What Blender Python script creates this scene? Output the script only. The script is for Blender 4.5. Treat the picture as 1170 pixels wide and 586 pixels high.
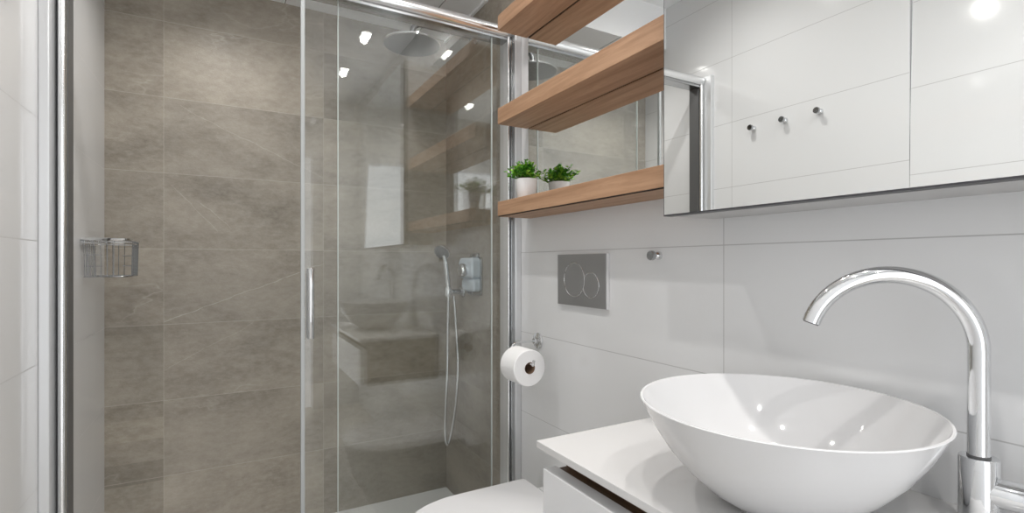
import bpy, bmesh, math, random
from mathutils import Vector, Matrix
random.seed(7)
PI = math.pi
HC = 1.18                      # camera height above the floor; heights below are given relative to it where noted by H()
def H(z): return z + HC
scene = bpy.context.scene
for o in list(bpy.data.objects): bpy.data.objects.remove(o)
col = scene.collection

# ------------------------------------------------------------------ camera, light, exposure
cd = bpy.data.cameras.new('camera'); cam = bpy.data.objects.new('camera', cd); col.objects.link(cam)
cam.location = (0, 0, HC); cam.rotation_euler = (PI/2, 0, -math.radians(29.404))
cd.sensor_width = 36; cd.lens = 36*579.8/1170; cd.shift_y = 8.2/1170; cd.clip_start = .01
scene.camera = cam
scene.view_settings.view_transform = 'Standard'; scene.view_settings.look = 'None'
scene.view_settings.gamma = 1; scene.view_settings.use_curve_mapping = False
scene.view_settings.exposure = 0.24
world = bpy.data.worlds.new('world'); scene.world = world; world.use_nodes = True
wb = world.node_tree.nodes['Background']; wb.inputs[0].default_value = (.95, .97, 1, 1); wb.inputs[1].default_value = 1.7
SPOT_W = 17; SPOTS = [(.72, 1.02), (.72, .39), (.72, -.24), (.14, 1.40), (.14, .20), (.14, -.52)]; SPOT_ADDED = (-.02, 2.03)  # last position is an added lamp that brightens the shower
CEIL = H(1.356); CEIL_S = H(1.139)

# ------------------------------------------------------------------ material helpers
def mat(name, color=(.8,.8,.8), rough=.5, metal=0, **kw):
    m = bpy.data.materials.new(name); m.use_nodes = True
    b = m.node_tree.nodes['Principled BSDF']
    b.inputs['Base Color'].default_value = (*color, 1); b.inputs['Roughness'].default_value = rough
    b.inputs['Metallic'].default_value = metal
    for k, v in kw.items(): b.inputs[k.replace('_', ' ')].default_value = v
    return m
class G:
    def __init__(s, m): s.t = m.node_tree; s.N = s.t.nodes; s.L = s.t.links; s.b = s.N.get('Principled BSDF')
    def n(s, typ, **kw):
        x = s.N.new(typ)
        for k, v in kw.items(): setattr(x, k, v)
        return x
    def put(s, sock, v):
        if hasattr(v, 'is_output'): s.L.new(v, sock)
        else: sock.default_value = v
    def math(s, op, a, b=0.0, c=None):
        x = s.n('ShaderNodeMath', operation=op); s.put(x.inputs[0], a); s.put(x.inputs[1], b)
        if c is not None: s.put(x.inputs[2], c)
        return x.outputs[0]
    def pos(s):
        g = s.n('ShaderNodeNewGeometry'); sp = s.n('ShaderNodeSeparateXYZ'); s.L.new(g.outputs['Position'], sp.inputs[0])
        return g.outputs['Position'], sp.outputs[0], sp.outputs[1], sp.outputs[2]
    def combine(s, x, y, z):
        c = s.n('ShaderNodeCombineXYZ'); s.put(c.inputs[0], x); s.put(c.inputs[1], y); s.put(c.inputs[2], z); return c.outputs[0]
    def mixc(s, f, a, b, blend='MIX'):
        x = s.n('ShaderNodeMix', data_type='RGBA', blend_type=blend)
        s.put(x.inputs[0], f); s.put(x.inputs[6], a); s.put(x.inputs[7], b); return x.outputs[2]
    def ramp(s, f, stops, interp='LINEAR'):
        r = s.n('ShaderNodeValToRGB'); cr = r.color_ramp; cr.interpolation = interp
        while len(cr.elements) < len(stops): cr.elements.new(.5)
        for e, (p, c) in zip(cr.elements, stops): e.position = p; e.color = (*c, 1) if len(c) == 3 else c
        s.L.new(f, r.inputs[0]); return r.outputs[0]
    def noise(s, vec, scale, detail=4, rough=.55, dist=0):
        x = s.n('ShaderNodeTexNoise'); s.L.new(vec, x.inputs['Vector']); x.inputs['Scale'].default_value = scale
        x.inputs['Detail'].default_value = detail; x.inputs['Roughness'].default_value = rough; x.inputs['Distortion'].default_value = dist
        return x.outputs[0]
    def line(s, c, off, size, w):           # 1 on joints
        t = s.math('FRACT', s.math('DIVIDE', s.math('SUBTRACT', c, off - size*50), size))
        t = s.math('ABSOLUTE', s.math('SUBTRACT', t, .5))
        return s.math('GREATER_THAN', t, .5 - w/size/2)
    def cell(s, c, off, size): return s.math('FLOOR', s.math('DIVIDE', s.math('SUBTRACT', c, off), size))
    def bump(s, h, strength, dist=.002):
        b = s.n('ShaderNodeBump'); b.inputs['Strength'].default_value = strength; b.inputs['Distance'].default_value = dist
        s.L.new(h, b.inputs['Height']); s.L.new(b.outputs[0], s.b.inputs['Normal'])
def C8(r, g, b):
    f = lambda v: ((v/255+.055)/1.055)**2.4 if v/255 > .04045 else v/255/12.92
    return (f(r), f(g), f(b))

def white_tile(name, z0, y0, axis='y', ysize=1.2, col0=(.74,.745,.75)):
    m = mat(name, rough=.10); g = G(m); p, x, y, z = g.pos(); u = y if axis == 'y' else x
    j = g.math('MAXIMUM', g.line(z, z0, .3, .0022), g.line(u, y0, ysize, .0022))
    g.L.new(g.mixc(j, (*col0, 1), (.47, .47, .47, 1)), g.b.inputs['Base Color'])
    g.L.new(g.math('MULTIPLY_ADD', j, .5, .10), g.b.inputs['Roughness'])
    g.b.inputs['IOR'].default_value = 1.5
    g.bump(g.math('SUBTRACT', 1.0, j), .3, .001)
    return m
def stone(name, z0, u0, axis, usize=.6, bands=False):
    m = mat(name, rough=.42); g = G(m); p, x, y, z = g.pos(); u = x if axis == 'x' else y
    zc, uc = g.cell(z, z0, .3), g.cell(u, u0, usize)
    wn = g.n('ShaderNodeTexWhiteNoise', noise_dimensions='3D'); g.L.new(g.combine(zc, uc, 3.3), wn.inputs['Vector'])
    rnd = wn.outputs['Value']
    off = g.math('MULTIPLY', rnd, 7.0)
    v = g.combine(g.math('MULTIPLY_ADD', u, .55, off), off, z)
    n1 = g.noise(v, 5, 6, .62, .4); n2 = g.noise(v, 55, 5, .7); n3 = g.noise(v, 240, 3, .7)
    c = g.ramp(n1, [(.28, C8(122,115,103)), (.5, C8(155,147,134)), (.72, C8(180,172,159))])
    c = g.mixc(g.math('MULTIPLY', g.math('SUBTRACT', n2, .36), .95), c, (*C8(204,198,188), 1))
    c = g.mixc(g.math('MULTIPLY', n3, .36), c, (*C8(122,115,104), 1))
    # pale veins, only in places
    vv = g.combine(g.math('ADD', g.math('MULTIPLY', u, .8), g.math('MULTIPLY', z, .9)), g.math('MULTIPLY', off, 2.0), g.math('SUBTRACT', g.math('MULTIPLY', z, 2.4), g.math('MULTIPLY', u, .7)))
    vn = g.math('ABSOLUTE', g.math('SUBTRACT', g.noise(vv, 1.5, 5, .5, .1), .5))
    vein = g.ramp(vn, [(0, (1,1,1)), (.004, (.3,.3,.3)), (.011, (0,0,0))])
    gate = g.ramp(g.noise(v, 3.1, 2), [(.52, (0,0,0)), (.64, (1,1,1))])
    c = g.mixc(g.math('MULTIPLY', g.math('MULTIPLY', vein, gate), .42), c, (*C8(196,190,180), 1))
    if bands:   # the long diagonal veins of the back wall
        for sl, x_, z_, xa, xb, st in ((.387, -.2147, H(-.232), -.2147, .385, .5), (-1.14, -.176, H(.301), -.19, -.03, .3), (-.45, .0, H(.56), -.16, .385, .28), (-.9, -.06, H(.22), -.09, .02, .3), (.55, -.1, H(-.36), -.2147, .1, .22)):
            dz = g.math('SUBTRACT', g.math('SUBTRACT', z, g.math('MULTIPLY_ADD', x, sl, z_ - sl*x_)), g.math('MULTIPLY', g.math('SUBTRACT', g.noise(p, 9, 4), .5), .035))
            k = g.math('MULTIPLY', g.math('LESS_THAN', g.math('ABSOLUTE', dz), .0016), g.math('MULTIPLY', g.math('GREATER_THAN', x, xa), g.math('LESS_THAN', x, xb)))
            c = g.mixc(g.math('MULTIPLY', g.math('MULTIPLY', k, st), g.math('MULTIPLY', n2, 1.6)), c, (*C8(214,208,198), 1))
    # tone of each tile
    c = g.mixc(1.0, c, g.ramp(rnd, [(0, (.90,.90,.90)), (1, (1.06,1.05,1.04))]), 'MULTIPLY')
    if bands:   # cut pieces of slightly different slabs in the narrow column
        w2 = g.n('ShaderNodeTexWhiteNoise', noise_dimensions='1D')
        zz = g.math('FLOOR', g.math('DIVIDE', g.math('ADD', z, g.math('MULTIPLY', g.noise(v, 9, 2), .012)), .083))
        g.L.new(zz, w2.inputs['W'])
        msk = g.math('MULTIPLY', g.math('LESS_THAN', x, -.2147), g.math('LESS_THAN', z, H(-.24)))
        tone = g.ramp(w2.outputs['Value'], [(0, (.80,.80,.79)), (.5, (.94,.94,.93)), (1, (1.12,1.12,1.10))], 'LINEAR')
        c = g.mixc(msk, c, g.mixc(1.0, c, tone, 'MULTIPLY'))
    j = g.math('MAXIMUM', g.line(z, z0, .3, .0026), g.line(u, u0, usize, .0022))
    c = g.mixc(g.math('MULTIPLY', j, .34), c, (*C8(200,194,184), 1))
    g.L.new(c, g.b.inputs['Base Color'])
    g.bump(g.math('ADD', n2, g.math('MULTIPLY', n3, .8)), .35, .002)
    return m
def oak(name, base, dark, rough=.5):
    m = mat(name, rough=rough); g = G(m); p, x, y, z = g.pos()
    v = g.combine(g.math('MULTIPLY', x, 22.0), g.math('MULTIPLY', y, 1.5), g.math('MULTIPLY', z, 22.0))
    n1 = g.noise(v, 1.1, 5, .6, 1.6); n2 = g.noise(g.combine(g.math('MULTIPLY', x, 90.0), g.math('MULTIPLY', y, 5.0), g.math('MULTIPLY', z, 90.0)), 2.2, 3, .6)
    c = g.ramp(n1, [(.3, dark), (.62, base)])
    c = g.mixc(g.math('MULTIPLY', g.math('GREATER_THAN', n2, .58), .22), c, (*dark, 1))
    g.L.new(c, g.b.inputs['Base Color']); g.bump(n2, .12, .001)
    return m
def clear_glass(name, tint):
    m = bpy.data.materials.new(name); m.use_nodes = True; g = G(m); g.N.remove(g.b)
    out = g.N['Material Output']; tr = g.n('ShaderNodeBsdfTransparent'); tr.inputs[0].default_value = (*tint, 1)
    gl = g.n('ShaderNodeBsdfGlossy'); gl.inputs['Roughness'].default_value = 0.0
    fr = g.n('ShaderNodeFresnel'); gg = g.n('ShaderNodeNewGeometry'); g.L.new(g.math('MULTIPLY_ADD', gg.outputs['Backfacing'], 1/1.66-1.66, 1.66), fr.inputs[0])   # thin pane: same reflection from both faces
    mx = g.n('ShaderNodeMixShader'); g.L.new(fr.outputs[0], mx.inputs[0]); g.L.new(tr.outputs[0], mx.inputs[1]); g.L.new(gl.outputs[0], mx.inputs[2])
    g.L.new(mx.outputs[0], out.inputs[0]); return m

ZB = H(.055)
M = dict(
    tile_r=white_tile('white_gloss_tile_right', H(.042), .765),
    tile_l=white_tile('white_gloss_tile_left', ZB, 1.547),
    tile_f=white_tile('white_gloss_tile_front', ZB, .1, 'x'),
    stone_b=stone('grey_stone_tile_back', H(.059), -.2147, 'x', bands=True),
    stone_r=stone('grey_stone_tile_side', H(.042), 1.8245, 'y'),
    ceil=mat('ceiling_paint', (.93,.94,.95), .6), floor=None,
    tray=mat('tray_acrylic', (.78,.79,.80), .3),
    oak=oak('oak', C8(186,148,117), C8(152,114,84)),
    walnut=oak('dark_oak', C8(104,82,62), C8(80,60,44)),
    black=mat('painted_gap_shade', (.02,.014,.01), .8), rubber=mat('grey_gasket', (.10,.10,.10), .45),  # black stands in for the shade inside the shelf gaps
    chrome=mat('chrome', (.76,.77,.78), .06, 1), satin=mat('satin_aluminium', (.74,.75,.76), .30, .45), bright=mat('polished_aluminium', (.90,.91,.92), .2, 1),
    steel=mat('brushed_steel', (.40,.40,.405), .45, .9), mirror=mat('mirror_silver', (.93,.945,.94), 0.0, 1),
    ceramic=mat('white_ceramic', (.70,.70,.705), .06), lacquer=mat('white_lacquer', (.77,.775,.785), .3),
    counter=mat('white_counter', (.68,.675,.67), .22), plastic=mat('white_plastic', (.78,.78,.79), .25),
    edge=mat('dark_mirror_edge', (.05,.05,.055), .4), paper=mat('tissue_paper', (.86,.86,.86), .95),
    card=mat('cardboard', (.22,.14,.09), .9), film=mat('pale_blue_film', (.68,.76,.84), .16, .1),
    pot=mat('white_pot', (.80,.80,.80), .45), leaf=None, soil=mat('soil', (.04,.03,.02), .95),
    stem=mat('stem', (.09,.16,.03), .6), seal=mat('clear_seal', (.42,.44,.44), .25),
    nozzle=None, glass=clear_glass('shower_glass', (.985,.992,.987)), glow=None, steelg=mat('shower_arm_metal', (.30,.31,.32), .2, 1), dark_chrome=mat('shaded_chrome', (.45,.46,.47), .15, 1),  # dark_chrome: darker copy of chrome, shade put into its colour
    glass_edge=mat('glass_edge', (.66,.72,.70), .15),
)
m = mat('floor_tile', rough=.35); g = G(m); p, x, y, z = g.pos()
j = g.math('MAXIMUM', g.line(x, .1, .6, .003), g.line(y, .2, .6, .003))
g.L.new(g.mixc(j, g.ramp(g.noise(p, 6, 5), [(.3, C8(190,186,180)), (.7, C8(208,204,198))]), (*C8(100,96,90), 1)), g.b.inputs['Base Color']); M['floor'] = m
m = mat('leaf', rough=.4); g = G(m); p, x, y, z = g.pos(); oi = g.noise(p, 60, 2)
g.L.new(g.ramp(oi, [(.34, C8(40,104,24)), (.5, C8(88,160,40)), (.66, C8(176,220,74))]), g.b.inputs['Base Color']); M['leaf'] = m
m = mat('nozzle_plate', (.30,.30,.30), .35, .8); g = G(m); p, x, y, z = g.pos()
vo = g.n('ShaderNodeTexVoronoi'); vo.inputs['Scale'].default_value = 110; vo.inputs['Randomness'].default_value = .15; g.L.new(p, vo.inputs['Vector'])
g.L.new(g.ramp(vo.outputs['Distance'], [(.20, (.03,.03,.03)), (.36, (.20,.20,.195))]), g.b.inputs['Base Color']); M['nozzle'] = m
m = bpy.data.materials.new('lamp_lens'); m.use_nodes = True; g = G(m); g.N.remove(g.b); e = g.n('ShaderNodeEmission')
e.inputs[0].default_value = (1, .97, .92, 1); e.inputs[1].default_value = 14; g.L.new(e.outputs[0], g.N['Material Output'].inputs[0]); M['glow'] = m

# ------------------------------------------------------------------ mesh helpers
def obj(name, bm, m, parent=None, smooth=False):
    me = bpy.data.meshes.new(name); bmesh.ops.recalc_face_normals(bm, faces=bm.faces); bm.to_mesh(me); bm.free()
    ms = m if isinstance(m, (list, tuple)) else [m]
    for k in ms: me.materials.append(M[k])
    if smooth:
        for f in me.polygons: f.use_smooth = True
        me.set_sharp_from_angle(angle=math.radians(40))
    o = bpy.data.objects.new(name, me); col.objects.link(o)
    if parent:
        o.parent = parent
        T = Matrix.Translation(parent_origin(parent)).inverted(); me.transform(T)
    return o
def parent_origin(p):
    v = Vector((0,0,0))
    while p: v += p.location; p = p.parent
    return v
def thing(name, label, cat, loc, group=None):
    o = bpy.data.objects.new(name, None); col.objects.link(o); o.location = loc; o.empty_display_size = .05
    o['label'] = label; o['category'] = cat
    if group: o['group'] = group
    return o
def tag(o, label, cat, group=None):
    o['label'] = label; o['category'] = cat
    if group: o['group'] = group
    return o
def struct(name, bm, m): o = obj(name, bm, m); o['kind'] = 'structure'; return o
def box(bm, x0, x1, y0, y1, z0, z1, bev=0, seg=2, mi=0):
    r = bmesh.ops.create_cube(bm, size=1)
    for v in r['verts']: v.co = ((x0+x1)/2+v.co.x*(x1-x0), (y0+y1)/2+v.co.y*(y1-y0), (z0+z1)/2+v.co.z*(z1-z0))
    es = list({e for v in r['verts'] for e in v.link_edges})
    for f in {f for v in r['verts'] for f in v.link_faces}: f.material_index = mi
    if bev: bmesh.ops.bevel(bm, geom=es, offset=bev, segments=seg, profile=.5, affect='EDGES')
    return bm
def B(*a, **k): return box(bmesh.new(), *a, **k)
def basis(d):
    d = Vector(d).normalized(); a = Vector((0,0,1)) if abs(d.z) < .9 else Vector((1,0,0))
    u = d.cross(a).normalized(); return u, d.cross(u).normalized(), d
def rings(bm, rs, cap=True, closed=False):
    for a, b in zip(rs, rs[1:] + ([rs[0]] if closed else [])):
        n = len(a)
        for i in range(n): bm.faces.new((a[i], a[(i+1)%n], b[(i+1)%n], b[i]))
    if cap and not closed:
        bm.faces.new(rs[0][::-1]); bm.faces.new(rs[-1])
def lathe(bm, prof, c=(0,0,0), d=(0,0,1), n=32, cap=True):     # prof: (radius, along)
    u, v, w = basis(d); c = Vector(c); rs = []
    for r, t in prof:
        rs.append([bm.verts.new(c + w*t + (u*math.cos(2*PI*i/n) + v*math.sin(2*PI*i/n))*max(r, 1e-5)) for i in range(n)])
    rings(bm, rs, cap); return bm
def tube(bm, pts, r, n=14, cap=True, closed=False):
    pts = [Vector(p) for p in pts]; rs = []; u = None
    for i, p in enumerate(pts):
        if closed: d = pts[(i+1)%len(pts)] - pts[i-1]
        else: d = pts[min(i+1, len(pts)-1)] - pts[max(i-1, 0)]
        d.normalize()
        if u is None: u = basis(d)[0]
        u = (u - d*u.dot(d)).normalized(); w = d.cross(u)
        rr = r[i] if isinstance(r, (list, tuple)) else r
        rs.append([bm.verts.new(p + (u*math.cos(2*PI*k/n) + w*math.sin(2*PI*k/n))*rr) for k in range(n)])
    rings(bm, rs, cap, closed); return bm
def spline(pts, k=8):
    P = [Vector(p) for p in pts]; P = [P[0]*2-P[1]] + P + [P[-1]*2-P[-2]]; out = []
    for i in range(1, len(P)-2):
        for s in range(k):
            t = s/k; a, b, c, d = P[i-1:i+3]
            out.append(.5*((2*b)+(c-a)*t+(2*a-5*b+4*c-d)*t*t+(3*b-a-3*c+d)*t**3))
    out.append(P[-2]); return out
def prism(bm, outline, axis, a0, a1):       # outline in the two other axes; extruded a0..a1
    def P(q, a):
        if axis == 'z': return (q[0], q[1], a)
        if axis == 'x': return (a, q[0], q[1])
        return (q[0], a, q[1])
    A = [bm.verts.new(P(q, a0)) for q in outline]; Bv = [bm.verts.new(P(q, a1)) for q in outline]
    rings(bm, [A, Bv]); return bm

# ------------------------------------------------------------------ setting
XR, XL, YB, YG, YF = .981, -.40, 2.4245, 1.72, -.95
struct('floor', B(XL-.1, XR+.1, YF-.1, YB+.1, -.1, 0), 'floor')
bm = B(XL-.1, XR+.1, YF-.1, YB+.1, CEIL, CEIL+.1)
box(bm, XL, XR, 1.95, YB, CEIL_S, CEIL)
struct('ceiling', bm, 'ceil')
bm = bmesh.new()
for xx in (.825, .225, -.375): box(bm, xx-.0015, xx+.0015, 1.95, YB, CEIL_S-.0008, CEIL_S+.002)
struct('trim_1', bm, 'dark_chrome')
struct('trim_2', B(XR-.012, XR, 1.95, YB, CEIL_S-.012, CEIL_S), 'ceil')
struct('wall_right', B(XR, XR+.1, YF-.1, YG, 0, CEIL), 'tile_r')
struct('wall_shower_right', B(XR, XR+.1, YG, YB+.1, 0, CEIL), 'stone_r')
struct('wall_back', B(XL-.2, XR, YB, YB+.1, 0, CEIL), 'stone_b')
struct('wall_left', B(XL-.1, XL, YF-.1, YB, 0, CEIL), 'tile_l')
bm = B(.66, XR, YF-.1, YF, 0, CEIL); box(bm, XL, .66, YF-.1, YF, 2.1, CEIL); struct('wall_front', bm, 'tile_f')
bm = B(XL, XL+.05, YF-.11, YF+.01, 0, 2.1, .003); box(bm, .61, .66, YF-.11, YF+.01, 0, 2.1, .003); box(bm, XL+.05, .61, YF-.11, YF+.01, 2.05, 2.1, .003)
struct('trim_doorway', bm, 'lacquer')

# ------------------------------------------------------------------ shower tray and enclosure
bm = B(XL, XR, YG-.06, YB, 0, H(-1.139), .004)
tag(obj('shower_tray', bm, 'tray'), 'pale grey shower tray on the floor behind the glass screen', 'shower tray')
enc = thing('shower_enclosure', 'glass shower enclosure with chrome frame between the white side walls', 'shower enclosure', (.29, YG, H(-1.139)))
zt0, zt1 = H(-1.139), H(.862)
wp = obj('wall_profile', B(XL, -.378, 1.645, 1.775, zt0, H(.905), .003), 'satin', enc)
obj('chrome_edge', lathe(bmesh.new(), [(.0088, 0), (.0088, zt1-zt0)], (-.3640, 1.69, zt0), n=24), 'bright', wp, True)
obj('seal_strip', B(-.378, -.3545, 1.70, 1.755, zt0, zt1, .002), 'rubber', wp)
wp = obj('wall_profile', B(.9555, XR, 1.668, 1.775, zt0, H(.905), .003), 'satin', enc)
obj('chrome_edge', lathe(bmesh.new(), [(.0048, 0), (.0048, zt1-zt0)], (.9375, 1.69, zt0), n=20), 'bright', wp, True)
bm = bmesh.new(); prism(bm, [(1.679+.0055*math.cos(PI-PI*i/8)*1.0, H(.838)+.0055*math.sin(PI*i/8)*1.6) for i in range(9)] + [(1.6845, zt0+.01), (1.6735, zt0+.01)], 'x', .943, .9555)
obj('gasket', bm, 'dark_chrome', wp)
obj('seal_strip', B(.9400, .9555, 1.695, 1.765, zt0, zt1, .002), 'satin', wp)
# top rail: rounded bar over a slim channel
bm = bmesh.new()
tube(bm, [(XL+.026, 1.70, H(.884)), (XR-.045, 1.70, H(.884))], .0225, 24)
rail = obj('top_rail', bm, 'bright', enc, True)
obj('rail_channel', B(XL+.026, XR-.026, 1.694, 1.752, H(.853), H(.868), .002), 'dark_chrome', rail)
obj('end_cap', B(XR-.05, XR-.026, 1.672, 1.735, H(.868), H(.907), .004), 'satin', rail)
bm = bmesh.new(); lathe(bm, [(.008, 0), (.008, .008)], (XR-.075, 1.677, H(.880)), (0,-1,0), 16); obj('screw', bm, 'rubber', rail, True)
bm = B(XL+.046, XR-.04, 1.69, 1.76, zt0, zt0+.022, .003); obj('bottom_rail', bm, 'satin', enc)
# panes
fx = obj('fixed_pane', B(.322, XR-.026, 1.733, 1.739, zt0+.02, H(.856)), 'glass', enc)
obj('pane_edge', B(.3195, .322, 1.7325, 1.7395, zt0+.02, H(.856)), 'glass_edge', fx)
dr = obj('sliding_door', B(.215, .872, 1.704, 1.710, zt0+.02, H(.856)), 'glass', enc)
obj('edge_seal', B(.203, .215, 1.700, 1.714, zt0+.02, H(.856), .002), 'seal', dr)
obj('pane_edge', B(.872, .8745, 1.7035, 1.7105, zt0+.02, H(.856)), 'glass_edge', dr)
for yy in (1.692, 1.722):
    bm = bmesh.new(); lathe(bm, [(.0095, 0), (.0105, .002), (.0105, .218), (.0095, .22)], (.231, yy, H(-.235)), n=20)
    s = 1 if yy > 1.707 else -1
    for zz in (H(-.222), H(-.028)): lathe(bm, [(.005, 0), (.005, .013)], (.231, yy - s*.0155 if s > 0 else yy + .002, zz), (0,1,0), 12)
    obj('handle', bm, 'chrome', dr, True)

# ------------------------------------------------------------------ rain shower
t = thing('rain_shower', 'round chrome rain shower head on a bent arm inside the enclosure', 'shower head', (XR, 2.06, H(1.015)))
pth = [(XR-.002, 2.06, H(1.012)), (.74, 2.06, H(1.012))]
for i in range(1, 9):
    a = i/8*PI/2; pth.append((.725-.045*math.sin(a), 2.06, H(.967)+.045*math.cos(a)))
pth.append((.68, 2.06, H(.93)))
obj('arm', tube(bmesh.new(), pth, .0115, 16), 'steelg', t, True)
bm = bmesh.new(); lathe(bm, [(.028, 0), (.028, .006), (.024, .009), (.016, .012), (.016, .03)], (XR, 2.06, H(1.012)), (-1,0,0)); obj('wall_flange', bm, 'chrome', t, True)
bm = bmesh.new(); lathe(bm, [(.014, .024), (.016, .012), (.022, .006), (.112, .002), (.118, -.001), (.118, -.006), (.1155, -.008)], (.68, 2.06, H(.924)), n=64); hd = obj('head', bm, 'chrome', t, True)
bm = bmesh.new(); lathe(bm, [(.1150, 0), (.1150, -.0015), (.02, -.002)], (.68, 2.06, H(.916)), n=64); obj('nozzle_face', bm, 'nozzle', hd)

# ------------------------------------------------------------------ hand shower
t = thing('hand_shower', 'chrome hand shower with hose hanging on the stone wall of the shower', 'hand shower', (XR, 2.216, H(-.132)))
bm = bmesh.new(); lathe(bm, [(.028, 0), (.028, .005), (.024, .010), (.012, .012), (.012, .058)], (XR, 2.216, H(-.132)), (-1,0,0)); obj('wall_bracket', bm, 'dark_chrome', t, True)
bm = bmesh.new(); lathe(bm, [(.017, -.02), (.018, -.012), (.018, .018), (.016, .022)], (.905, 2.216, H(-.132))); box(bm, .905, .935, 2.206, 2.226, H(-.142), H(-.122), .003); obj('holder', bm, 'chrome', t, True)
hp = spline([(.907, 2.216, H(-.16)), (.905, 2.216, H(-.10)), (.898, 2.212, H(-.05)), (.888, 2.206, H(.005)), (.878, 2.202, H(.04))], 6)
n_ = len(hp); bm = tube(bmesh.new(), hp, [.010+.004*math.sin(PI*min(1, i/n_*1.1)) for i in range(n_)], 16); hs = obj('handle', bm, 'chrome', t, True)
d = Vector((-.62, -.50, -.60)).normalized()
hc = Vector((.868, 2.198, H(.052)))
bm = bmesh.new(); lathe(bm, [(.012, -.026), (.030, -.018), (.038, -.006), (.040, .0), (.039, .003)], hc, d, 40); hh = obj('spray_head', bm, 'chrome', t, True)
bm = bmesh.new(); lathe(bm, [(.036, 0), (.036, .0015), (.01, .002)], hc + d*.003, d, 40); obj('nozzle_face', bm, 'nozzle', hh)
hose = spline([(.907, 2.216, H(-.155)), (.904, 2.214, H(-.30)), (.900, 2.212, H(-.50)), (.890, 2.208, H(-.68)), (.888, 2.206, H(-.79)), (.898, 2.205, H(-.84)), (.915, 2.205, H(-.80)), (.940, 2.206, H(-.66)), (.952, 2.208, H(-.48)), (.945, 2.212, H(-.30)), (.935, 2.216, H(-.15))], 8)
obj('hose', tube(bmesh.new(), hose, .0075, 12), 'chrome', t, True)

# ------------------------------------------------------------------ shower mixer with pale film
t = thing('shower_mixer', 'square shower mixer with pale blue film on the stone wall', 'shower mixer', (XR, 2.085, H(-.05)))
def rrect(cy, cz, hw, hh, r, k=6):
    out = []
    for sx, sy, a0 in ((1,1,0), (-1,1,PI/2), (-1,-1,PI), (1,-1,3*PI/2)):
        for i in range(k+1):
            a = a0 + i/k*PI/2; out.append((cy+sx*(hw-r)+r*math.cos(a), cz+sy*(hh-r)+r*math.sin(a)))
    return out
def slab(bm, x0, x1, cy, cz, hw, hh, r, taper=.004):
    rs = [[bm.verts.new((x, *q)) for q in rrect(cy, cz, hw-t_, hh-t_, r)] for x, t_ in ((x0, 0), (x1+taper*(1 if x0 > x1 else -1), 0), (x1, taper))]
    rings(bm, rs)
obj('back_plate', (lambda b: (slab(b, XR, XR-.008, 2.085, H(-.056), .082, .086, .018), b)[1])(bmesh.new()), 'dark_chrome', t, True)
obj('body', (lambda b: (slab(b, XR-.008, XR-.048, 2.088, H(-.020), .074, .046, .02, .008), b)[1])(bmesh.new()), 'film', t, True)
obj('lower_body', (lambda b: (slab(b, XR-.008, XR-.040, 2.080, H(-.094), .066, .030, .018, .008), b)[1])(bmesh.new()), 'film', t, True)
bm = bmesh.new(); lathe(bm, [(.030, 0), (.030, .022), (.026, .028), (.010, .029)], (XR-.046, 2.085, H(-.030)), (-1,0,0)); obj('knob', bm, 'chrome', t, True)
obj('top_tab', (lambda b: (slab(b, XR, XR-.014, 2.07, H(.035), .038, .012, .008), b)[1])(bmesh.new()), 'dark_chrome', t, True)

# ------------------------------------------------------------------ wire basket on the left shower wall
t = thing('wire_basket', 'chrome wire basket on the left wall of the shower', 'basket', (XL, 2.16, H(.02)))
y0, y1, x0, x1 = 2.05, 2.25, XL+.006, XL+.130
def rim(z, r, inset=0, bmv=None):
    pts = []
    a0, a1, b0, b1, rr = x0+inset, x1-inset, y0+inset, y1-inset, .035
    for cx, cy, s in ((a1-rr, b1-rr, 0), (a0+.008, b1-.008, 1), (a0+.008, b0+.008, 2), (a1-rr, b0+rr, 3)):
        q = rr if s in (0, 3) else .008
        for i in range(6): a = s*PI/2 + i/5*PI/2; pts.append((cx+q*math.cos(a), cy+q*math.sin(a), z))
    return tube(bmv, pts, r, 8, closed=True), pts
bm = bmesh.new(); _, rp = rim(H(.078), .0050, 0, bm); rim(H(.066), .002, .001, bm); obj('top_rim', bm, 'chrome', t, True)
bm = bmesh.new()
for zz in (.028, -.008): 
    for pr in (((x0+.01, y0+.003), (x0+.05, y0+.003)), ((x1-.05, y1-.004), (x1-.01, y1-.004))):
        tube(bm, [(pr[0][0], pr[0][1], H(zz)), (pr[1][0], pr[1][1], H(zz))], .0016, 6)
_, bp = rim(H(-.042), .0020, .003, bm)
for i in range(7): yy = y0+.03+i*(y1-y0-.06)/6; tube(bm, [(x0+.004, yy, H(-.042)), (x1-.004, yy, H(-.042))], .0013, 6)
obj('base_wires', bm, 'dark_chrome', t, True)
bm = bmesh.new()
def upright(x, y): 
    cx, cy = (x0+x1)/2, (y0+y1)/2; ix = x-.003*(1 if x > cx else -1)*min(1, abs(x-cx)/.05); iy = y-.003*(1 if y > cy else -1)*min(1, abs(y-cy)/.08)
    tube(bm, [(x, y, H(.078)), (ix, iy, H(-.042))], .0013, 6)
for i in range(5): upright(x0+.012+i*.017, y0); upright(x0+.012+i*.017, y1)
for i in range(8): upright(x1, y0+.035+i*(y1-y0-.07)/7)
for i in range(7): upright(x0, y0+.02+i*(y1-y0-.04)/6)
obj('upright_wires', bm, 'dark_chrome', t, True)
for yy in (2.10, 2.23): obj('wall_mount', lathe(bmesh.new(), [(.014, 0), (.014, .006), (.010, .009)], (XL, yy, H(.072)), (1,0,0), 20), 'chrome', t, True)

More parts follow.
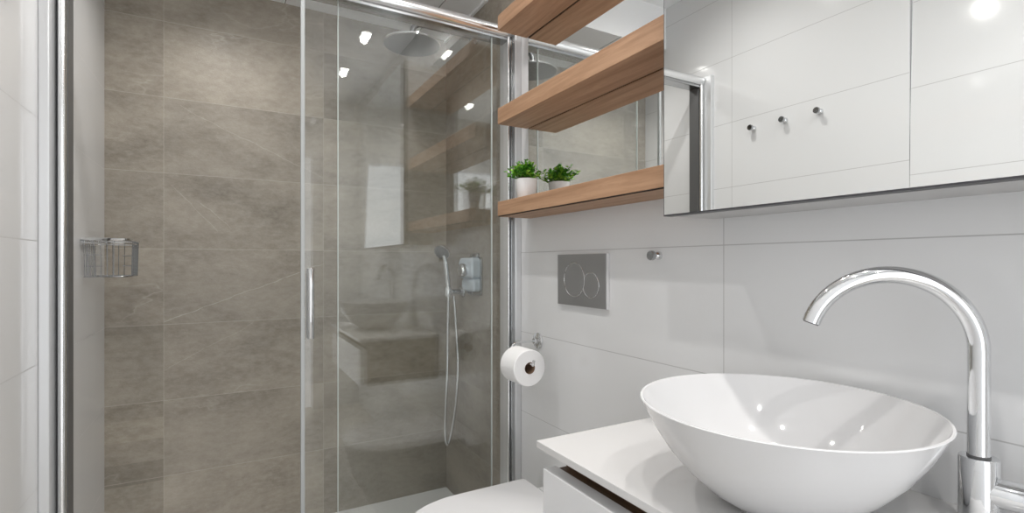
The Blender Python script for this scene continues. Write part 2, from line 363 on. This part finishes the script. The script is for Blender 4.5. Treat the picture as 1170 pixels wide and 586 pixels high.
# ------------------------------------------------------------------ mirror panel, shelves, plant, mirror cabinet
YS0, YS1, XS = .792, 1.613, .850
bm = B(XR-.005, XR, YS0-.003, YS1-.004, H(.222), H(1.08), 0); 
mp = tag(obj('wall_mirror', bm, 'mirror'), 'frameless mirror panel on the wall behind the oak shelves', 'mirror')
for z0, z1, lab in ((.836, .890, 'topmost oak shelf, nearest the ceiling'), (.5002, .5567, 'middle oak shelf, between the top shelf and the plant shelf'), (.1676, .2218, 'lowest oak shelf, the one carrying the potted plant')):
    t = thing('wall_shelf', lab, 'shelf', (XS+.06, 1.2, H(z0)), 'oak shelves over the toilet')
    if z0 > .3: obj('board', B(XS, XR-.0085, YS0, YS1, H(z0), H(z1), .0012), 'oak', t)
    else:
        obj('board', B(XS, XR-.0005, YS0, YS1, H(z0+.0035), H(z1), .0012), 'oak', t)
        obj('underside_panel', B(XS+.004, XR-.0005, YS0, YS1-.01, H(z0-.0005), H(z0+.0005)), 'oak', t)
        obj('painted_gap_shade', B(XS+.0015, XR-.0005, YS0, YS1-.004, H(z0+.0005), H(z0+.0035)), 'black', t)  # black strip painted in as the shadow line under the board
    if z0 > .3: obj('painted_rear_shade', B(XR-.0085, XR-.005, YS0, YS1, H(z0+.003), H(z1-.003)), 'black', t)  # black strip in place of the shade between shelf and mirror
# plant
px_, py_ = .908, 1.508; zs = H(.2218)
t = thing('potted_plant', 'small leafy green plant in a white pot on the lowest oak shelf', 'plant', (px_, py_, zs))
bm = bmesh.new(); lathe(bm, [(.028, 0), (.031, .004), (.0375, .064), (.0380, .070), (.0355, .070), (.034, .062), (.010, .060)], (px_, py_, zs), n=40); obj('pot', bm, 'pot', t, True)
bm = bmesh.new(); lathe(bm, [(.0343, 0), (.034, .002), (.01, .003)], (px_, py_, zs+.060), n=24); obj('soil', bm, 'soil', t, True)
bmL, bmS = bmesh.new(), bmesh.new()
for k in range(60):
    a = random.uniform(0, 2*PI); lean = random.uniform(.05, 1.25); L = random.uniform(.046, .070)*(1.0 if lean < .8 else 1.05)
    b0 = Vector((px_+random.uniform(-.018,.018), py_+random.uniform(-.018,.018), zs+.061)); dr_ = Vector((math.cos(a)*math.sin(lean), math.sin(a)*math.sin(lean), math.cos(lean)))
    tip = b0 + dr_*L; tip.x = min(tip.x, XR-.012)
    if tip.z < zs+.068: tip.z = zs+.068+random.uniform(0, .006)
    mid = (b0+tip)/2+Vector((0,0,.004)); tube(bmS, [b0, mid, tip], .0007, 5)
    for q in range(9):
        s = .40+.65*q/8; c = b0.lerp(tip, s)+Vector((0,0,.004*(1-s))); la = random.uniform(0, 2*PI)
        ld = (dr_*.5+Vector((math.cos(la), math.sin(la), random.uniform(-.2,.7)))).normalized(); u, w, _ = basis(ld)
        ll, lw = random.uniform(.011, .017), random.uniform(.0042, .0062); nrm = w*(.0014)
        P = [c, c+ld*ll*.35+u*lw, c+ld*ll*.75+u*lw*.8, c+ld*ll, c+ld*ll*.75-u*lw*.8, c+ld*ll*.35-u*lw]
        P = [Vector((min(v.x, XR-.007), v.y, max(v.z, zs+.062) if (v.xy-Vector((px_,py_))).length < .04 else v.z)) for v in P]
        vs = [bmL.verts.new(v + (nrm if i in (1,2,4,5) else Vector())) for i, v in enumerate(P)]
        cm = bmL.verts.new(c+ld*ll*.55-nrm)
        for i in range(6): bmL.faces.new((vs[i], vs[(i+1)%6], cm))
obj('leaves', bmL, 'leaf', t); obj('stems', bmS, 'stem', t)
# cabinet
M['cab'] = mat('cabinet_body', (.50,.495,.49), .35); M['flank'] = mat('door_backing', (.30,.30,.30), .5)
t = thing('mirror_cabinet', 'wide wall cabinet with a mirror door above the basin', 'cabinet', (.91, .38, H(.1016)))
YC0, YC1, ZC0, ZC1 = -.10, .790, H(.1016), H(1.08); XM = .820
obj('body', B(XM+.0245, XR, YC0, YC1, ZC0+.001, ZC1, .001), 'cab', t)
YSP, TILT = .340, .0205*(ZC1-ZC0)        # the right door leans back a little, as its shifted reflection shows
md = obj('mirror_door', B(XM+.001, XM+.0235, YSP+.0002, YC1, ZC0+.003, ZC1), 'flank', t)
obj('bottom_edge', B(XM+.0005, XM+.0235, YSP+.0002, YC1, ZC0, ZC0+.003), 'edge', md)
obj('side_edge', B(XM+.001, XM+.0235, YC1, YC1+.0015, ZC0, ZC1), 'edge', md)
obj('mirror_glass', B(XM, XM+.001, YSP+.0002, YC1-.0008, ZC0+.003, ZC1-.001), 'mirror', md)
md = obj('mirror_door', prism(bmesh.new(), [(XM+.001, ZC0+.003), (XM+.0235, ZC0+.003), (XM+.0235, ZC1), (XM+.001+TILT, ZC1)], 'y', YC0, YSP-.0002), 'flank', t)
obj('bottom_edge', B(XM+.0005, XM+.0235, YC0, YSP-.0002, ZC0, ZC0+.003), 'edge', md)
obj('mirror_glass', prism(bmesh.new(), [(XM, ZC0+.003), (XM+.001, ZC0+.003), (XM+.001+TILT, ZC1-.001), (XM+TILT, ZC1-.001)], 'y', YC0+.0008, YSP-.0002), 'mirror', md)

# ------------------------------------------------------------------ flush plate
t = thing('flush_plate', 'brushed grey dual flush plate on the white wall above the toilet', 'flush plate', (XR, 1.281, H(-.052)))
obj('frame', B(XR-.010, XR, 1.157, 1.405, H(-.135), H(.031), .001), 'plastic', t)
obj('plate', B(XR-.0135, XR-.010, 1.159, 1.405, H(-.134), H(.030), .0008), 'steel', t)
for cy, cz, r in ((1.312, -.051, .054), (1.227, -.066, .0385)):
    bm = bmesh.new(); lathe(bm, [(r-.001, 0), (r-.001, .0012), (r-.003, .0016), (.01, .0016)], (XR-.0135, cy, H(cz)), (-1,0,0), 64)
    bt = obj('button', bm, 'steel', t)
    bm = bmesh.new(); pts = []
    for i in range(64):
        a = 2*PI*i/64; q = (cy+r*math.cos(a), H(cz)+r*math.sin(a))
        pts.append((XR-.0145, *q))
    if r < .05:
        pts = [p for p in pts if math.hypot(p[1]-1.312, p[2]-H(-.051)) > .0535]
        k = max(range(len(pts)), key=lambda i: (Vector(pts[i])-Vector(pts[i-1])).length); pts = pts[k:]+pts[:k]
        tube(bm, pts, .0013, 8)
    else: tube(bm, pts, .0013, 8, closed=True)
    obj('ring', bm, 'chrome', bt, True)

# ------------------------------------------------------------------ hooks
def hook(x, y, z, s, label, group=None):
    t = thing('wall_hook', label, 'hook', (x, y, z), group)
    bm = bmesh.new(); lathe(bm, [(.011, 0), (.011, .003), (.0095, .010), (.006, .014), (.006, .022)], (x, y, z), (s,0,0), 24); obj('base', bm, 'chrome', t, True)
    bm = bmesh.new(); lathe(bm, [(.006, .020), (.0115, .022), (.0125, .024), (.0125, .031), (.0115, .033)], (x, y, z), (s,0,0), 28); obj('knob', bm, 'dark_chrome', t, True)
    return t
hook(XR, .961, H(.021), -1, 'small round chrome knob hook on the white wall below the mirror')
src = None
for y_, lab in ((1.433, 'chrome knob hook mirrored in the cabinet, the one nearest the shower frame'), (1.288, 'chrome knob hook mirrored in the cabinet, the middle of the three'), (1.1445, 'chrome knob hook mirrored in the cabinet, farthest from the shower frame')):
    hook(XL, y_, H(.60), 1, lab, 'knob hooks on the left wall')

# ------------------------------------------------------------------ toilet paper
t = thing('toilet_paper_holder', 'chrome toilet paper holder with round wall plate beside the shower', 'holder', (XR, 1.545, H(-.277)))
bm = bmesh.new(); lathe(bm, [(.029, 0), (.029, .005), (.026, .008), (.011, .010), (.010, .022)], (XR, 1.545, H(-.277)), (-1,0,0)); obj('wall_plate', bm, 'chrome', t, True)
arm = spline([(XR-.005, 1.545, H(-.277)), (.93, 1.545, H(-.277)), (.885, 1.545, H(-.279)), (.868, 1.543, H(-.294)), (.866, 1.538, H(-.315)), (.866, 1.520, H(-.3298)), (.866, 1.47, H(-.3298)), (.866, 1.405, H(-.3298)), (.866, 1.397, H(-.324)), (.866, 1.393, H(-.314))], 6)
obj('arm', tube(bmesh.new(), arm, .0048, 12), 'chrome', t, True)
t = thing('toilet_paper_roll', 'white toilet paper roll hanging on the chrome holder', 'toilet paper', (.866, 1.465, H(-.342)))
bm = bmesh.new(); n = 64; rs = []
for r, yy in ((.0188, 1.418), (.058, 1.418), (.060, 1.420), (.060, 1.510), (.058, 1.512), (.0188, 1.512)):
    rs.append([bm.verts.new((.866+r*math.cos(2*PI*i/n), yy, H(-.342)+r*math.sin(2*PI*i/n))) for i in range(n)])
rings(bm, rs, closed=True); obj('paper', bm, 'paper', t, True)
bm = bmesh.new(); rs = []
for r, yy in ((.0178, 1.419), (.0190, 1.417), (.0190, 1.513), (.0178, 1.511)):
    rs.append([bm.verts.new((.866+r*math.cos(2*PI*i/n), yy, H(-.342)+r*math.sin(2*PI*i/n))) for i in range(n)])
rings(bm, rs, closed=True); obj('cardboard_core', bm, 'card', t, True)

# ------------------------------------------------------------------ toilet
t = thing('toilet', 'white wall-hung toilet with closed lid under the flush plate', 'toilet', (.70, 1.287, H(-1.10)))
TC = 1.287
def dshape(xb, xf, hw, rb=.012, n=40, ns=.62):
    pts = []
    xm = xf + hw*1.22                       # straight sides end here
    pts += [(xb, TC+hw-rb), (xb-rb*.3, TC+hw-rb*.3), (xb-rb, TC+hw)]
    for i in range(n+1):
        a = PI/2 + i/n*PI; e = 2.25
        cs, sn = math.cos(a), math.sin(a)
        pts.append((xm + (xm-xf)*math.copysign(abs(cs)**(2/e), cs), TC + hw*math.copysign(abs(sn)**(2/e), sn)))
    pts += [(xb-rb, TC-hw), (xb-rb*.3, TC-hw+rb*.3), (xb, TC-hw+rb)]
    return pts
def loft(bm, secs):
    rs = [[bm.verts.new((x, y, z)) for x, y in dshape(xb, xf, hw)] for xb, xf, hw, z in secs]
    rings(bm, rs); return bm
obj('lid', loft(bmesh.new(), [(.874, .418, .183, H(-.742)), (.876, .416, .185, H(-.740)), (.876, .416, .185, H(-.726)), (.873, .420, .181, H(-.722))]), 'plastic', t, True)
obj('seat', loft(bmesh.new(), [(.872, .424, .178, H(-.762)), (.874, .421, .181, H(-.760)), (.874, .421, .181, H(-.746)), (.872, .424, .178, H(-.744))]), 'plastic', t, True)
obj('bowl', loft(bmesh.new(), [(XR, .62, .105, H(-1.10)), (XR, .58, .125, H(-1.09)), (XR, .52, .150, H(-1.00)), (XR, .455, .170, H(-.88)), (XR, .432, .178, H(-.80)), (XR, .430, .179, H(-.768)), (XR, .434, .175, H(-.764))]), 'ceramic', t, True)
for yy in (TC-.09, TC+.09):
    bm = bmesh.new(); lathe(bm, [(.012, -.02), (.012, .02)], (.888, yy, H(-.745)), (0,1,0), 16); lathe(bm, [(.008, 0), (.008, .02)], (.888, yy, H(-.766)), n=16); obj('hinge', bm, 'chrome', t, True)

# ------------------------------------------------------------------ vanity, countertop
CY1, CY0 = .903, .12
t = thing('vanity_cabinet', 'wall-hung vanity cabinet with white drawer front under the countertop', 'cabinet', (.78, .5, H(-.607)))
bm = B(.63, XR, CY0+.01, CY1-.02, H(-.607), H(-.386), .001)
obj('carcass', bm, 'walnut', t)
obj('carcass_base', B(.606, .63, CY0+.01, CY1-.02, H(-.607), H(-.43), 0), 'walnut', t)
obj('drawer_front', B(.574, .606, CY0+.008, CY1-.016, H(-.605), H(-.4255), .0012), 'lacquer', t)
ct = B(.568, XR, CY0, CY1, H(-.386), H(-.371), .0012)
tag(obj('countertop', ct, 'counter'), 'thin white countertop carrying the round basin', 'countertop')

# ------------------------------------------------------------------ basin
BX, BY, BR = .747, .483, .2085; zb, zr = H(-.371), H(-.215)
t = thing('vessel_basin', 'round white ceramic vessel basin on the white countertop', 'basin', (BX, BY, zb))
h = zr-zb
outer = [(.066, 0), (.076, .002), (.088, .0100), (.114, .0265), (.142, .052), (.168, .083), (.1885, .115), (.2000, .138), (.2065, h-.005), (BR, h-.0015)]
inner = [(BR-.001, h), (BR-.004, h-.0005), (.2015, h-.006), (.193, .134), (.181, .112), (.164, .085), (.141, .057), (.112, .034), (.080, .021), (.045, .0155), (.024, .0145)]
bm = bmesh.new(); lathe(bm, outer+inner, (BX, BY, zb), n=96); obj('bowl', bm, 'ceramic', t, True)
bm = bmesh.new(); lathe(bm, [(.023, .0143), (.023, .0165), (.019, .018), (.014, .0175), (.006, .019)], (BX, BY, zb), n=32); obj('drain', bm, 'chrome', t, True)

# ------------------------------------------------------------------ tap
TX, TY = .909, .295; zc_ = zb
t = thing('basin_tap', 'tall chrome swan-neck tap beside the basin', 'tap', (TX, TY, zc_))
bm = bmesh.new(); lathe(bm, [(.024, 0), (.024, .004), (.0223, .005), (.0223, .1015), (.0213, .104), (.0135, .1042)], (TX, TY, zc_), n=48); obj('body', bm, 'chrome', t, True)
bm = bmesh.new(); lathe(bm, [(.0130, .103), (.0130, .1065)], (TX, TY, zc_), n=32); obj('swivel_ring', bm, 'rubber', t, True)
al = math.radians(50); R_ = .104; dx, dy = -math.cos(al), math.sin(al); zsp = H(-.016)-R_
pts = [(TX, TY, zc_+.106), (TX, TY, zc_+.16), (TX, TY, zsp-.02)]
for i in range(0, 33):
    a = math.radians(163)*i/32; rr = R_*(1-math.cos(a)); pts.append((TX+dx*rr, TY+dy*rr, zsp+R_*math.sin(a)))
bm = tube(bmesh.new(), pts, .0125, 32); sp = obj('spout', bm, 'chrome', t, True)
e1, e0 = Vector(pts[-1]), Vector(pts[-2]); dd = (e1-e0).normalized()
bm = bmesh.new(); lathe(bm, [(.0105, -.001), (.0105, .0015)], e1, dd, 24); obj('aerator', bm, 'rubber', sp, True)
hb = math.radians(-62); hd_ = Vector((math.cos(hb)*.55, math.sin(hb), 0)).normalized()
bm = bmesh.new(); lathe(bm, [(.0195, .0), (.0195, .052), (.0185, .054), (.0185, .056), (.0205, .058), (.0205, .086), (.019, .088)], (TX, TY, H(-.312)), hd_, 40); hub = obj('side_handle', bm, 'chrome', t, True)
c = Vector((TX, TY, H(-.312))) + hd_*.074
bm = bmesh.new(); lathe(bm, [(.0045, .015), (.0045, .07), (.004, .072)], c, (hd_.x*.3, hd_.y*.3, 1), 16); obj('lever', bm, 'chrome', hub, True)

# ------------------------------------------------------------------ downlights
LB = ['recessed round ceiling downlight over the front of the toilet, basin-side row', 'recessed round ceiling downlight above the basin, reflected in the shower glass', 'recessed round ceiling downlight at the doorway end of the basin-side row',
      'recessed round ceiling downlight next to the sliding shower door, left row', 'recessed round ceiling downlight in the middle of the left row', 'recessed round ceiling downlight at the doorway end of the left row']
LB.append('small round downlight added in the lowered shower ceiling to brighten the shower')
for (lx, ly), lb in zip(SPOTS + [SPOT_ADDED], LB):
    CZ = CEIL_S if (lx, ly) == SPOT_ADDED else CEIL  # the lamp in the shower ceiling is an added one
    t = thing('ceiling_downlight', lb, 'ceiling light', (lx, ly, CZ), 'recessed ceiling downlights')
    bm = bmesh.new(); lathe(bm, [(.030, .002), (.041, 0), (.042, -.003), (.036, -.005), (.030, -.003)], (lx, ly, CZ), n=40, cap=False); obj('trim_ring', bm, 'lacquer', t, True)
    bm = bmesh.new(); lathe(bm, [(.030, -.001), (.030, -.0025)], (lx, ly, CZ), n=32); obj('lens', bm, 'glow', t)
    ld = bpy.data.lights.new('downlight_lamp', 'SPOT'); ld.energy = SPOT_W*(.75 if CZ == CEIL_S else 1); ld.color = (1, .972, .94); ld.spot_size = math.radians(165 if CZ == CEIL else 150); ld.spot_blend = .9; ld.shadow_soft_size = .022 if CZ == CEIL else .07
    lo = bpy.data.objects.new('downlight_lamp', ld); col.objects.link(lo); lo.parent = t; lo.location = (0, 0, -.012)
